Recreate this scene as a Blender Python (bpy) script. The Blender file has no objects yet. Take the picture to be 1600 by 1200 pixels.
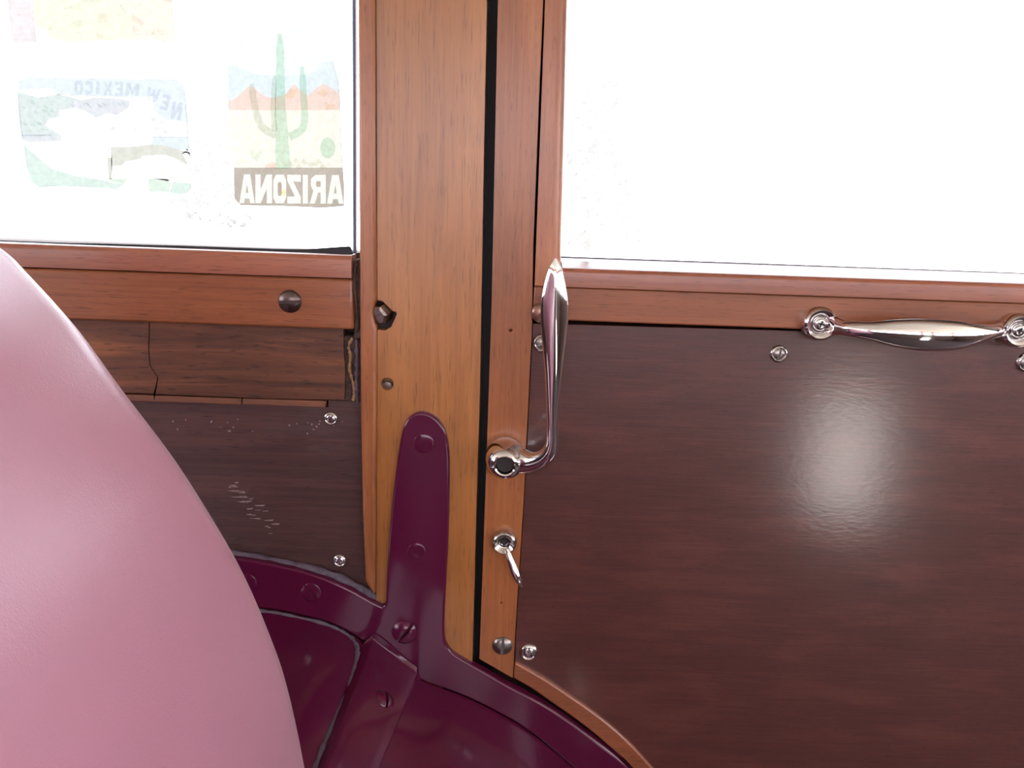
import bpy, bmesh, math, random
from mathutils import Vector, Matrix
from mathutils.geometry import tessellate_polygon

# ------------------------------------------------------------------ camera, sky, exposure
scene = bpy.context.scene
col = scene.collection
F_PX, PITCH, ROLL = 1250.0, math.radians(13.5), math.radians(2.0)
CAM = Vector((0.0, -0.5, 1.15))
_f = Vector((0, math.cos(PITCH), -math.sin(PITCH)))
_r0 = Vector((1, 0, 0)); _u0 = _r0.cross(_f)
_r = _r0 * math.cos(ROLL) + _u0 * math.sin(ROLL)
_u = _u0 * math.cos(ROLL) - _r0 * math.sin(ROLL)
cd = bpy.data.cameras.new('camera'); cam = bpy.data.objects.new('camera', cd); col.objects.link(cam)
cd.sensor_width = 36.0; cd.lens = 36.0 * F_PX / 1600.0; cd.clip_start = 0.01; cd.clip_end = 500
cam.matrix_world = Matrix(((_r.x, _u.x, -_f.x, CAM.x), (_r.y, _u.y, -_f.y, CAM.y), (_r.z, _u.z, -_f.z, CAM.z), (0, 0, 0, 1)))
scene.camera = cam

SKY = 8.0
world = bpy.data.worlds.new('overcast_sky'); scene.world = world; world.use_nodes = True
bg = world.node_tree.nodes['Background']
bg.inputs[0].default_value = (0.93, 0.935, 1.05, 1); bg.inputs[1].default_value = SKY
sd = bpy.data.lights.new('sun', 'SUN'); sd.energy = 50.0; sd.angle = math.radians(2.0); sd.color = (1, .96, .90)
sun = bpy.data.objects.new('sun', sd); col.objects.link(sun); sun.location = (-9, -1, 12)
sun.rotation_euler = Vector((.60, -.05, -.80)).to_track_quat('-Z', 'Y').to_euler()
vs = scene.view_settings
vs.view_transform = 'Standard'; vs.look = 'None'; vs.exposure = -0.2; vs.gamma = 1.0; vs.use_curve_mapping = False

def ray(px, py):
    return _f + _r * ((px - 800) / F_PX) - _u * ((py - 600) / F_PX)
def P(px, py, y=0.0):
    """point of the side wall plane at depth y that the photograph shows at (px, py)"""
    d = ray(px, py); return CAM + d * ((y - CAM.y) / d.y)

# ------------------------------------------------------------------ node material helpers
def new_mat(name):
    m = bpy.data.materials.new(name); m.use_nodes = True
    nt = m.node_tree; b = nt.nodes['Principled BSDF']
    return m, nt, b
def N(nt, t, **kw):
    n = nt.nodes.new(t)
    for k, v in kw.items(): setattr(n, k, v)
    return n
def mapped(nt, scale, rot=(0, 0, 0), loc=(0, 0, 0)):
    tc = N(nt, 'ShaderNodeTexCoord'); mp = N(nt, 'ShaderNodeMapping')
    mp.inputs['Scale'].default_value = scale; mp.inputs['Rotation'].default_value = rot; mp.inputs['Location'].default_value = loc
    nt.links.new(tc.outputs['Object'], mp.inputs['Vector']); return mp.outputs[0]
def noise(nt, vec, scale=1.0, detail=4.0, rough=0.6, dist=0.0):
    n = N(nt, 'ShaderNodeTexNoise'); n.inputs['Scale'].default_value = scale; n.inputs['Detail'].default_value = detail
    n.inputs['Roughness'].default_value = rough; n.inputs['Distortion'].default_value = dist
    nt.links.new(vec, n.inputs['Vector']); return n.outputs['Fac']
def ramp(nt, fac, stops):
    r = N(nt, 'ShaderNodeValToRGB'); e = r.color_ramp.elements
    while len(e) < len(stops): e.new(0.5)
    for i, (p, c) in enumerate(stops):
        e[i].position = p; e[i].color = (c[0], c[1], c[2], 1) if hasattr(c, '__len__') else (c, c, c, 1)
    nt.links.new(fac, r.inputs[0]); return r.outputs[0]
def mix(nt, fac, a, b, mode='MIX'):
    m = N(nt, 'ShaderNodeMix', data_type='RGBA', blend_type=mode)
    for s, v in ((0, fac), (6, a), (7, b)):
        if hasattr(v, 'is_output') or hasattr(v, 'links'): nt.links.new(v, m.inputs[s])
        elif s == 0: m.inputs[0].default_value = v
        else: m.inputs[s].default_value = (v[0], v[1], v[2], 1)
    return m.outputs[2]
def bump(nt, bsdf, h, strength, dist):
    b = N(nt, 'ShaderNodeBump'); b.inputs['Strength'].default_value = strength; b.inputs['Distance'].default_value = dist
    nt.links.new(h, b.inputs['Height']); nt.links.new(b.outputs[0], bsdf.inputs['Normal']); return b

def wood(name, dark, mid, light, axis='z', across=420.0, along=9.0, rough=0.38, coat=0.35, coat_rough=0.22, stain=0.35, bumpy=0.12, pores=0.5, seed=0.0, stain_col=(0.05, 0.02, 0.012), bd=0.0004, coat_bump=0.0, streak=0.0):
    m, nt, b = new_mat(name)
    def sc(a, l): return (l, a, a) if axis == 'x' else (a, a, l)
    g = noise(nt, mapped(nt, sc(across, along), loc=(seed, seed * .7, seed * .3)), 1, 6, .65, .6)
    big = noise(nt, mapped(nt, sc(across * .09, along * .7), loc=(seed + 3, 1, 2)), 1, 3, .5, .4)
    por = noise(nt, mapped(nt, sc(across * 3.2, along * 9), loc=(seed + 7, 4, 1)), 1, 2, .5)
    c = ramp(nt, g, [(.28, dark), (.5, mid), (.74, light)])
    c2 = ramp(nt, big, [(.3, [x * .72 for x in mid]), (.52, mid), (.75, [min(1, x * 1.25) for x in light])])
    c = mix(nt, .5, c, c2)
    pr = ramp(nt, por, [(.30, 1), (.40, 0)])
    pm = N(nt, 'ShaderNodeMath', operation='MULTIPLY'); pm.inputs[1].default_value = pores; nt.links.new(pr, pm.inputs[0])
    c = mix(nt, pm.outputs[0], c, [x * .35 for x in dark])
    st = ramp(nt, noise(nt, mapped(nt, sc(38, 17), loc=(seed + 11, 2, 5)), 1, 4, .62, .3), [(.56, 0), (.74, 1)])
    sm = N(nt, 'ShaderNodeMath', operation='MULTIPLY'); sm.inputs[1].default_value = stain; nt.links.new(st, sm.inputs[0])
    c = mix(nt, sm.outputs[0], c, stain_col)
    if streak:
        sk = ramp(nt, noise(nt, mapped(nt, sc(95, 5.5), loc=(seed + 17, 8, 2)), 1, 3, .55, .5), [(.58, 0), (.70, 1)])
        sk2 = N(nt, 'ShaderNodeMath', operation='MULTIPLY'); sk2.inputs[1].default_value = streak; nt.links.new(sk, sk2.inputs[0])
        c = mix(nt, sk2.outputs[0], c, [x * .42 for x in dark])
    nt.links.new(c, b.inputs['Base Color'])
    b.inputs['Roughness'].default_value = rough; b.inputs['Coat Weight'].default_value = coat; b.inputs['Coat Roughness'].default_value = coat_rough
    if bumpy:
        bump(nt, b, g, bumpy, bd)
        if coat_bump:
            cb = N(nt, 'ShaderNodeBump'); cb.inputs['Strength'].default_value = coat_bump; cb.inputs['Distance'].default_value = .0004
            nt.links.new(noise(nt, mapped(nt, sc(420, 170), loc=(seed, 9, 3)), 1, 3, .6), cb.inputs['Height']); nt.links.new(cb.outputs[0], b.inputs['Coat Normal'])
            b.inputs['Coat IOR'].default_value = 1.6
    return m

def plain(name, colr, rough=.5, metal=0.0, spec=.5, coat=0.0, var=0.0, vscale=60.0, var_col=None, bmp=0.0, bscale=900.0, coat_rough=.1):
    m, nt, b = new_mat(name)
    b.inputs['Roughness'].default_value = rough; b.inputs['Metallic'].default_value = metal
    b.inputs['Specular IOR Level'].default_value = spec; b.inputs['Coat Weight'].default_value = coat; b.inputs['Coat Roughness'].default_value = coat_rough
    if var:
        n = noise(nt, mapped(nt, (vscale,) * 3), 1, 5, .62)
        f = ramp(nt, n, [(.42, 0), (.7, var)])
        nt.links.new(mix(nt, f, colr, var_col or [x * .4 for x in colr]), b.inputs['Base Color'])
    else: b.inputs['Base Color'].default_value = (*colr, 1)
    if bmp: bump(nt, b, noise(nt, mapped(nt, (bscale,) * 3), 1, 3), bmp, .0006)
    return m

M = {}
M['post'] = wood('honey_wood', (.24, .08, .016), (.35, .125, .026), (.42, .17, .042), 'z', stain=.22, along=7, coat=.6, coat_rough=.28, streak=.32)
M['strip'] = wood('honey_wood_strip', (.22, .066, .02), (.33, .105, .034), (.41, .15, .045), 'z', streak=.35, stain=.25, seed=5)
M['stile'] = wood('amber_wood_stile', (.20, .06, .018), (.31, .098, .03), (.39, .14, .040), 'z', streak=.25, stain=.22, seed=9)
M['rail'] = wood('amber_wood_rail', (.17, .048, .017), (.27, .08, .027), (.36, .125, .038), 'x', streak=.3, stain=.25, seed=2)
M['bead'] = wood('reddish_wood_bead', (.19, .053, .026), (.28, .085, .042), (.35, .12, .058), 'x', stain=.2, seed=14)
M['bead_v'] = wood('reddish_wood_bead_upright', (.24, .075, .028), (.35, .115, .044), (.43, .16, .065), 'z', stain=.2, seed=16)
M['plank'] = wood('worn_dark_wood', (.032, .010, .006), (.12, .038, .016), (.36, .12, .038), 'x', across=170, along=10, rough=.55, coat=.12, stain=.2, streak=.5, bumpy=.35, pores=.6, seed=21, stain_col=(.02, .01, .01))
M['lower'] = wood('dull_dark_wood', (.032, .014, .014), (.065, .026, .024), (.11, .045, .036), 'x', across=380, along=9, rough=.5, coat=.15, stain=.3, bumpy=.3, pores=.6, seed=31, stain_col=(.10, .07, .075))
M['mahogany'] = wood('mahogany_veneer', (.044, .0105, .0085), (.074, .0175, .0135), (.108, .029, .020), 'x', across=620, along=22, rough=.42, coat=1.0, coat_rough=.16, coat_bump=.12, stain=.12, bumpy=.25, pores=.5, seed=44, stain_col=(.04, .012, .012), bd=.0007)
M['trim_curve'] = wood('reddish_wood_curve', (.16, .045, .02), (.25, .075, .032), (.32, .11, .045), 'x', stain=.2, seed=50)
M['chrome'] = plain('chrome', (.80, .78, .78), .07, 1.0)
M['worn_chrome'] = plain('worn_chrome', (.62, .58, .56), .2, 1.0, var=.7, vscale=350, var_col=(.3, .27, .25))
M['steel'] = plain('dull_steel', (.34, .30, .28), .33, 1.0, var=.7, vscale=300, var_col=(.12, .09, .08))
M['dark_steel'] = plain('dark_bronzed_steel', (.16, .12, .11), .34, 1.0, var=.6, vscale=300, var_col=(.05, .035, .03))
M['brown_bolt'] = plain('varnished_bolt', (.28, .16, .12), .3, .8)
M['burgundy'] = plain('burgundy_enamel', (.078, .0055, .028), .13, 0, .42, coat=.15, coat_rough=.06, var=.25, vscale=22, var_col=(.06, .006, .036), bmp=.05, bscale=160)
M['seal'] = plain('dusty_sealant', (.11, .08, .11), .7, var=.8, vscale=260, var_col=(.05, .035, .05), bmp=.5)
M['dirt'] = plain('grimy_filler', (.085, .045, .035), .75, var=.9, vscale=180, var_col=(.02, .012, .012), bmp=.6)
M['glue'] = plain('old_yellow_glue', (.32, .17, .07), .45, var=.6, vscale=200)
M['rubber'] = plain('black_rubber', (.012, .011, .014), .6, bmp=.2)
M['jamb'] = plain('dark_jamb', (.006, .005, .009), .8)
M['hole'] = plain('hollow_shade', (.02, .014, .012), .7)  # near-black colour painted in for the shade inside holes and recesses
M['outer'] = plain('dark_wood_backing', (.05, .025, .018), .7)
M['headliner'] = plain('cream_headliner', (.62, .57, .50), .9, var=.2, vscale=40)
M['carpet'] = plain('floor_mat', (.04, .025, .025), .9, var=.4, vscale=120)
M['innerwood'] = wood('panel_wood', (.16, .06, .03), (.26, .10, .045), (.34, .14, .06), 'x', seed=60)
M['ground'] = plain('pale_concrete', (.62, .60, .57), .85, var=.3, vscale=3)

# vinyl
m, nt, b = new_mat('rose_vinyl')
b.inputs['Base Color'].default_value = (.40, .175, .245, 1); b.inputs['Roughness'].default_value = .30; b.inputs['Specular IOR Level'].default_value = .7
b.inputs['Coat Weight'].default_value = .3; b.inputs['Coat Roughness'].default_value = .3; b.inputs['Sheen Weight'].default_value = .25; b.inputs['Sheen Roughness'].default_value = .4
v = N(nt, 'ShaderNodeTexVoronoi', feature='DISTANCE_TO_EDGE'); v.inputs['Scale'].default_value = 1
nt.links.new(mapped(nt, (900, 900, 900)), v.inputs['Vector'])
n_ = noise(nt, mapped(nt, (700, 700, 700)), 1, 4)
ad = N(nt, 'ShaderNodeMath', operation='ADD'); nt.links.new(v.outputs['Distance'], ad.inputs[0]); nt.links.new(n_, ad.inputs[1])
bump(nt, b, ad.outputs[0], .16, .0006); M['vinyl'] = m

# glass: clear pane with a Fresnel reflection
m, nt, b = new_mat('window_glass'); nt.nodes.remove(b)
o_ = nt.nodes['Material Output']
tr = N(nt, 'ShaderNodeBsdfTransparent'); tr.inputs[0].default_value = (.96, .98, .97, 1)
gl = N(nt, 'ShaderNodeBsdfGlossy'); gl.inputs['Roughness'].default_value = .02
fr = N(nt, 'ShaderNodeFresnel'); fr.inputs[0].default_value = 1.45
mx = N(nt, 'ShaderNodeMixShader'); nt.links.new(fr.outputs[0], mx.inputs[0]); nt.links.new(tr.outputs[0], mx.inputs[1]); nt.links.new(gl.outputs[0], mx.inputs[2])
nt.links.new(mx.outputs[0], o_.inputs[0]); M['glass'] = m

FILM_K = 1.0 / (SKY * .44)
def film(name, c, peel=0.0, k=1.0):
    """backlit printed sticker film: translucent ink of colour c (as it looks against the daylight)"""
    m, nt, b = new_mat(name); nt.nodes.remove(b); o = nt.nodes['Material Output']
    t = N(nt, 'ShaderNodeBsdfTranslucent'); cc = [x * FILM_K * k for x in c]
    nz = noise(nt, mapped(nt, (260, 260, 260)), 1, 5, .65)
    nt.links.new(mix(nt, ramp(nt, nz, [(.35, 0), (.65, 1)]), [x * .93 for x in cc], [x * 1.06 for x in cc]), t.inputs[0])
    if peel:
        tp = N(nt, 'ShaderNodeBsdfTransparent'); ms = N(nt, 'ShaderNodeMixShader')
        n2 = noise(nt, mapped(nt, (130, 130, 170)), 1, 6, .7)
        nt.links.new(ramp(nt, n2, [(peel - .02, 0), (peel + .02, 1)]), ms.inputs[0])
        nt.links.new(tp.outputs[0], ms.inputs[1]); nt.links.new(t.outputs[0], ms.inputs[2]); nt.links.new(ms.outputs[0], o.inputs[0])
    else: nt.links.new(t.outputs[0], o.inputs[0])
    return m
def ink(name, c):
    """thin see-through ink printed over the film: filters the light by c"""
    m, nt, b = new_mat(name); nt.nodes.remove(b); o = nt.nodes['Material Output']
    t = N(nt, 'ShaderNodeBsdfTransparent')
    nz = noise(nt, mapped(nt, (420, 420, 420)), 1, 4, .65)
    nt.links.new(mix(nt, ramp(nt, nz, [(.35, 0), (.65, 1)]), [x * .94 for x in c], [min(1, x * 1.05) for x in c]), t.inputs[0])
    nt.links.new(t.outputs[0], o.inputs[0]); return m

# ------------------------------------------------------------------ object helpers
WL = {}
def tag(o, label, cat, group=None, kind=None):
    if label: o['label'] = label
    if cat: o['category'] = cat
    if group: o['group'] = group
    if kind: o['kind'] = kind
    return o
def root(name, loc, label, cat, kind=None, group=None):
    o = bpy.data.objects.new(name, None); col.objects.link(o); o.location = loc; o.empty_display_size = .05
    WL[o] = Vector(loc); return tag(o, label, cat, group, kind)
def link(name, me, mat, parent=None, at=None, label=None):
    """vertices are in world space unless 'at' is given (then they are local to that world point)"""
    o = bpy.data.objects.new(name, me); col.objects.link(o)
    if mat is not None:
        me.materials.clear(); me.materials.append(mat)
    base = WL.get(parent, Vector((0, 0, 0)))
    if at is None:
        if parent is not None:
            me.transform(Matrix.Translation(-base)); WL[o] = base.copy()
        else:
            c = sum((v.co for v in me.vertices), Vector()) / max(1, len(me.vertices))
            me.transform(Matrix.Translation(-c)); o.location = c; WL[o] = c
    else:
        o.location = Vector(at) - base; WL[o] = Vector(at)
    if parent is not None: o.parent = parent
    if label: o['label'] = label
    return o
def smooth(me, ang=None):
    for p in me.polygons: p.use_smooth = True
    if ang is not None:
        try: me.set_sharp_from_angle(angle=math.radians(ang))
        except Exception: pass
    return me
def bevel(o, w, seg=2, ang=35):
    b = o.modifiers.new('bevel', 'BEVEL'); b.width = w; b.segments = seg; b.limit_method = 'ANGLE'; b.angle_limit = math.radians(ang)
    b.harden_normals = False
    smooth(o.data, 40); return o
def from_bm(bm, name='m'):
    bmesh.ops.recalc_face_normals(bm, faces=bm.faces[:])
    me = bpy.data.meshes.new(name); bm.to_mesh(me); bm.free(); return me
def prism_mesh(front, yback):
    """front: world points (any planar outline facing the cabin), extruded straight back to depth yback"""
    bm = bmesh.new()
    a = [bm.verts.new(p) for p in front]; c = [bm.verts.new((p[0], yback, p[2])) for p in front]
    bm.faces.new(a); bm.faces.new(c[::-1]); n = len(a)
    for i in range(n):
        j = (i + 1) % n; bm.faces.new((a[j], a[i], c[i], c[j]))
    return from_bm(bm)
def prism(name, px, yf, yb, mat, parent, bev=.0008, label=None, seg=2):
    o = link(name, prism_mesh([P(x, y, yf) if not isinstance(x, Vector) else x for x, y in px], yb), mat, parent, label=label)
    return bevel(o, bev, seg) if bev else o
def wprism(name, pts, yf, yb, mat, parent, bev=.0008, label=None):
    """pts as (x, z) in metres"""
    o = link(name, prism_mesh([Vector((x, yf, z)) for x, z in pts], yb), mat, parent, label=label)
    return bevel(o, bev) if bev else o
def box(name, x0, x1, y0, y1, z0, z1, mat, parent=None, bev=0.0):
    return wprism(name, [(x0, z0), (x1, z0), (x1, z1), (x0, z1)], y0, y1, mat, parent, bev)
def sweep_x(name, prof, x0, x1, mat, parent):
    """closed profile of (y, z) swept along x"""
    bm = bmesh.new(); a = [bm.verts.new((x0, y, z)) for y, z in prof]; c = [bm.verts.new((x1, y, z)) for y, z in prof]
    n = len(a); bm.faces.new(a); bm.faces.new(c[::-1])
    for i in range(n): bm.faces.new((a[i], a[(i + 1) % n], c[(i + 1) % n], c[i]))
    return link(name, smooth(from_bm(bm), 40), mat, parent)
def sweep_z(name, prof, z0, z1, mat, parent):
    """closed profile of (x, y) swept along z; x may lean: entries (x_bottom, x_top, y)"""
    bm = bmesh.new(); a = [bm.verts.new((p[0], p[2], z0)) for p in prof]; c = [bm.verts.new((p[1], p[2], z1)) for p in prof]
    n = len(a); bm.faces.new(a); bm.faces.new(c[::-1])
    for i in range(n): bm.faces.new((a[i], a[(i + 1) % n], c[(i + 1) % n], c[i]))
    return link(name, smooth(from_bm(bm), 40), mat, parent)
def lathe_mesh(prof, n=28):
    """profile (radius, y): turned about the y axis; local origin on the axis"""
    bm = bmesh.new(); rings = []
    for r, y in prof:
        if r < 1e-7: rings.append([bm.verts.new((0, y, 0))])
        else: rings.append([bm.verts.new((r * math.cos(2 * math.pi * k / n), y, r * math.sin(2 * math.pi * k / n))) for k in range(n)])
    for a, c in zip(rings, rings[1:]):
        for k in range(n):
            k2 = (k + 1) % n
            if len(a) == 1 and len(c) > 1: bm.faces.new((a[0], c[k], c[k2]))
            elif len(c) == 1 and len(a) > 1: bm.faces.new((a[k], c[0], a[k2]))
            elif len(a) > 1: bm.faces.new((a[k], c[k], c[k2], a[k2]))
    return smooth(from_bm(bm), 45)
def catmull(pts, n=8, closed=False):
    out = []; L = len(pts)
    for i in range(L if closed else L - 1):
        g = lambda k: Vector(pts[k % L]) if closed else Vector(pts[max(0, min(L - 1, k))])
        p0, p1, p2, p3 = g(i - 1), g(i), g(i + 1), g(i + 2)
        for s in range(n):
            t = s / n
            out.append(.5 * ((2 * p1) + (p2 - p0) * t + (2 * p0 - 5 * p1 + 4 * p2 - p3) * t * t + (3 * p1 - p0 - 3 * p2 + p3) * t ** 3))
    if not closed: out.append(Vector(pts[-1]))
    return out
def loft_mesh(st, n=20, sub=6, ridge=1.0):
    """st: list of (centre, half width, half depth); sections are ellipses across the path, 'ridge' > 1 pinches them to a keel"""
    data = [tuple(c) + (a, b) for c, a, b in st]
    def cm(i, t):
        g = lambda k: data[max(0, min(len(data) - 1, k))]
        p0, p1, p2, p3 = g(i - 1), g(i), g(i + 1), g(i + 2)
        return [.5 * (2 * b_ + (c_ - a_) * t + (2 * a_ - 5 * b_ + 4 * c_ - d_) * t * t + (3 * b_ - a_ - 3 * c_ + d_) * t ** 3) for a_, b_, c_, d_ in zip(p0, p1, p2, p3)]
    q = [cm(i, s / sub) for i in range(len(data) - 1) for s in range(sub)] + [list(data[-1])]
    bm = bmesh.new(); rings = []
    for i, s in enumerate(q):
        c = Vector(s[:3]); t = (Vector(q[min(i + 1, len(q) - 1)][:3]) - Vector(q[max(i - 1, 0)][:3])).normalized()
        u_ = max(0.0, min(1.0, (i / len(q) - .45) / .25)); e = 1 + (ridge - 1) * u_ * u_ * (3 - 2 * u_)
        side = t.cross(Vector((0, 1, 0))); side.normalize(); dep = side.cross(t); dep.normalize()
        rings.append([bm.verts.new(c + side * (max(s[3], 2e-4) * math.copysign(abs(math.cos(w)) ** e, math.cos(w))) + dep * (max(s[4], 2e-4) * math.copysign(abs(math.sin(w)) ** e, math.sin(w)))) for w in [2 * math.pi * k / n for k in range(n)]])
    for a, c in zip(rings, rings[1:]):
        for k in range(n): bm.faces.new((a[k], a[(k + 1) % n], c[(k + 1) % n], c[k]))
    bm.faces.new(rings[0]); bm.faces.new(rings[-1][::-1])
    return smooth(from_bm(bm), 60 if ridge > 1.2 else 70)
def tube_mesh(pts, r, n=8, wob=0.0, seed=1):
    rnd = random.Random(seed); bm = bmesh.new(); rings = []
    for i, c in enumerate(pts):
        t = (pts[min(i + 1, len(pts) - 1)] - pts[max(i - 1, 0)]).normalized()
        s = t.cross(Vector((0, 1, .2))).normalized(); d = s.cross(t).normalized(); rr = r * (1 + wob * rnd.uniform(-1, 1))
        rings.append([bm.verts.new(c + (s * math.cos(2 * math.pi * k / n) + d * math.sin(2 * math.pi * k / n)) * rr) for k in range(n)])
    for a, c in zip(rings, rings[1:]):
        for k in range(n): bm.faces.new((a[k], a[(k + 1) % n], c[(k + 1) % n], c[k]))
    bm.faces.new(rings[0]); bm.faces.new(rings[-1][::-1])
    return smooth(from_bm(bm))
def cut(o, cutter_me):
    """carve a hollow into a part (kept as plain mesh)"""
    c = bpy.data.objects.new('cutter', cutter_me); col.objects.link(c)
    c.location = WL[o]; c.location = (0, 0, 0); cutter_me.transform(Matrix.Translation(-WL[o]) if True else Matrix())
    c.parent = o.parent
    b = o.modifiers.new('hollow', 'BOOLEAN'); b.operation = 'DIFFERENCE'; b.object = c; b.solver = 'EXACT'
    while o.modifiers[0] != b: o.modifiers.move(len(o.modifiers) - 1, 0)
    bpy.context.view_layer.update()
    bev_ = [mm for mm in o.modifiers if mm != b]
    for mm in bev_: mm.show_viewport = False
    bpy.context.view_layer.update()
    me = bpy.data.meshes.new_from_object(o.evaluated_get(bpy.context.evaluated_depsgraph_get()))
    o.modifiers.remove(b); o.data = me
    for mm in bev_: mm.show_viewport = True
    bpy.data.objects.remove(c); smooth(o.data, 40)
def cone_cutter(px, py, r0, r1, y0, y1, n=20):
    c = P(px, py, 0); bm = bmesh.new()
    a = [bm.verts.new((c.x + r0 * math.cos(2 * math.pi * k / n), y0, c.z + r0 * math.sin(2 * math.pi * k / n))) for k in range(n)]
    d = [bm.verts.new((c.x + r1 * math.cos(2 * math.pi * k / n), y1, c.z + r1 * math.sin(2 * math.pi * k / n))) for k in range(n)]
    bm.faces.new(a); bm.faces.new(d[::-1])
    for k in range(n): bm.faces.new((a[k], a[(k + 1) % n], d[(k + 1) % n], d[k]))
    return from_bm(bm)

# ---- screws: unit radius heads turned about y, with a real slot
def slotted_head(dome=.45, slot=.13, n=28):
    prof = [(0, -dome), (.35, -dome * .94), (.65, -dome * .75), (.88, -dome * .42), (.98, -dome * .12), (1, 0), (1, .15), (0, .15)]
    src = lathe_mesh(prof, n); out = bmesh.new()
    for s in (1, -1):
        bm = bmesh.new(); bm.from_mesh(src)
        r = bmesh.ops.bisect_plane(bm, geom=bm.verts[:] + bm.edges[:] + bm.faces[:], plane_co=(s * slot, 0, 0), plane_no=(-s, 0, 0), clear_outer=True)
        ed = [g for g in r['geom_cut'] if isinstance(g, bmesh.types.BMEdge)]
        bmesh.ops.holes_fill(bm, edges=ed, sides=0)
        tmp = bpy.data.meshes.new('t'); bm.to_mesh(tmp); bm.free(); out.from_mesh(tmp)
    w = slot; pts = [(-w, -.045, -.97), (w, -.045, -.97), (w, -.045, .97), (-w, -.045, .97)]
    vs_ = [out.verts.new(p) for p in pts]; out.faces.new(vs_)
    return smooth(from_bm(out, 'slotted_head'), 40)
def phillips_head(n=28):
    return lathe_mesh([(0, -.32), (.12, -.36), (.5, -.42), (.8, -.3), (.97, -.1), (1, .1), (0, .1)], n)
def cross_mesh():
    bm = bmesh.new()
    for (a, c) in ((.10, .5), (.5, .10)):
        pts = [(-a, -c), (a, -c), (a, c), (-a, c)]
        f_ = [bm.verts.new((x, -.44, z)) for x, z in pts]; g_ = [bm.verts.new((x, -.2, z)) for x, z in pts]
        bm.faces.new(f_); bm.faces.new(g_[::-1])
        for k in range(4): bm.faces.new((f_[k], f_[(k + 1) % 4], g_[(k + 1) % 4], g_[k]))
    return from_bm(bm)
HEAD = slotted_head(); HEAD_FLAT = slotted_head(.13, .09); PH = phillips_head(); CROSS = cross_mesh()
CUP = lathe_mesh([(.78, -.05), (.86, -.28), (.97, -.34), (1.12, -.28), (1.28, -.02), (1.30, .12), (.78, .12)], 28)
def screw(parent, px, py, y, rpx, slot_deg=0, mat=None, cup=None, head=None, tilt=None, label=None):
    p = P(px, py, y); r = rpx * (p - CAM).length / F_PX
    src = head or HEAD
    me = src.copy() if mat is not src.materials.get(getattr(mat, 'name', ''), None) else src
    o = link('screw', me, mat, parent, at=p, label=label)
    o.scale = (r, r, r); o.rotation_euler = (0, math.radians(slot_deg), 0)
    if tilt is not None:
        q = Vector((0, -1, 0)).rotation_difference(tilt); o.rotation_euler = (q.to_matrix() @ Matrix.Rotation(math.radians(slot_deg), 3, 'Y')).to_euler()
    if cup is not None:
        c = bpy.data.objects.new('washer', CUP.copy()); col.objects.link(c); c.data.materials.clear(); c.data.materials.append(cup); c.parent = o
    return o

# ================================================================== THE SETTING (car body)
BELT = 1.1
g = box('ground', -40, 40, -40, 40, -.05, 0, M['ground'])
tag(g, 'pale concrete ground outside the car, blown out white', 'ground', kind='structure')
f_ = box('floor', -1.25, 1.55, -1.36, .02, .36, .40, M['carpet']); tag(f_, 'dark floor of the car cabin below the seat', 'floor', kind='structure')
c_ = box('ceiling', -1.25, 1.55, -1.40, .07, 1.50, 1.54, M['headliner']); tag(c_, 'cream headliner under the car roof', 'ceiling', kind='structure')
# far (unseen) side: sill wall, posts, header, a doorway standing open
wr = root('wall_right', (0, -1.38, .4), 'opposite wooden side of the car with open doorway and windows', 'wall', 'structure')
for x0, x1 in ((-1.25, .74), (.92, 1.55)): box('side_panel', x0, x1, -1.40, -1.36, .36, 1.08, M['outer'], wr)
for x0, x1 in ((-1.25, -1.15), (-.42, -.34), (.67, .74), (.92, .99), (1.45, 1.55)): box('post', x0, x1, -1.40, -1.36, 1.08, 1.42, M['innerwood'], wr)
box('header', -1.25, 1.55, -1.40, -1.36, 1.42, 1.50, M['innerwood'], wr)
wb = root('wall_back', (-1.27, -.7, .4), 'rear end of the car cabin behind the seat', 'wall', 'structure')
box('end_panel', -1.29, -1.25, -1.40, .07, .36, 1.06, M['outer'], wb); box('header', -1.29, -1.25, -1.40, .07, 1.42, 1.54, M['innerwood'], wb)
wf = root('wall_front', (1.57, -.7, .4), 'front end of the car cabin under the windscreen', 'wall', 'structure')
box('dash_panel', 1.55, 1.59, -1.40, .07, .36, 1.06, M['outer'], wf); box('header', 1.55, 1.59, -1.40, .07, 1.44, 1.54, M['innerwood'], wf)

bw = box('blocker_outside', -9, 9, -4.6, -4.3, 0, 1.15, plain('dark_blocker', (.05, .055, .04), .9, var=.6, vscale=9)); tag(bw, 'low dark light-blocking wall added out of view beyond the open car door', 'wall', kind='structure')  # added out of view to darken what the door panel's varnish reflects

# ---- quarter wall left of the pillar
WLt = root('wall_left', (-.45, .03, .40), 'quarter wall under the decal window with honey rails above dark worn planks', 'wall', 'structure')
box('outer_skin', -1.25, -.03, .026, .05, .36, 1.108, M['outer'], WLt)
box('header', -1.25, 1.55, .0, .05, 1.40, 1.50, M['innerwood'], WLt)
zt, zb, zr = 1.1085, 1.0942, 1.0622
xr = P(550, 430, -.002).x
def sill_profile(z0, z1, yf, yb, r=.005):
    pr = [(yb, z0), (yf, z0)]
    for k in range(7):
        a = math.pi / 2 * k / 6; pr.append((yf + r * (1 - math.cos(a)), z1 - r + r * math.sin(a)))
    return pr + [(yb, z1)]
o = sweep_x('window_bead', sill_profile(zb + .0004, zt, -.004, .011, .0035), -1.25, xr, M['bead'], WLt)
o = prism('belt_rail', [(-2600, 300), (-2600, 404), (130, 508), (300, 515), (554, 524), (553, 446), (100, 430)], -.003, .022, M['rail'], WLt, .0016) if False else \
    wprism('belt_rail', [(-1.25, zr), (P(553, 480).x, zr), (P(552, 480).x, zb - .0004), (-1.25, zb - .0004)], -.003, .022, M['rail'], WLt, .0016)
zp = 1.0139
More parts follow.
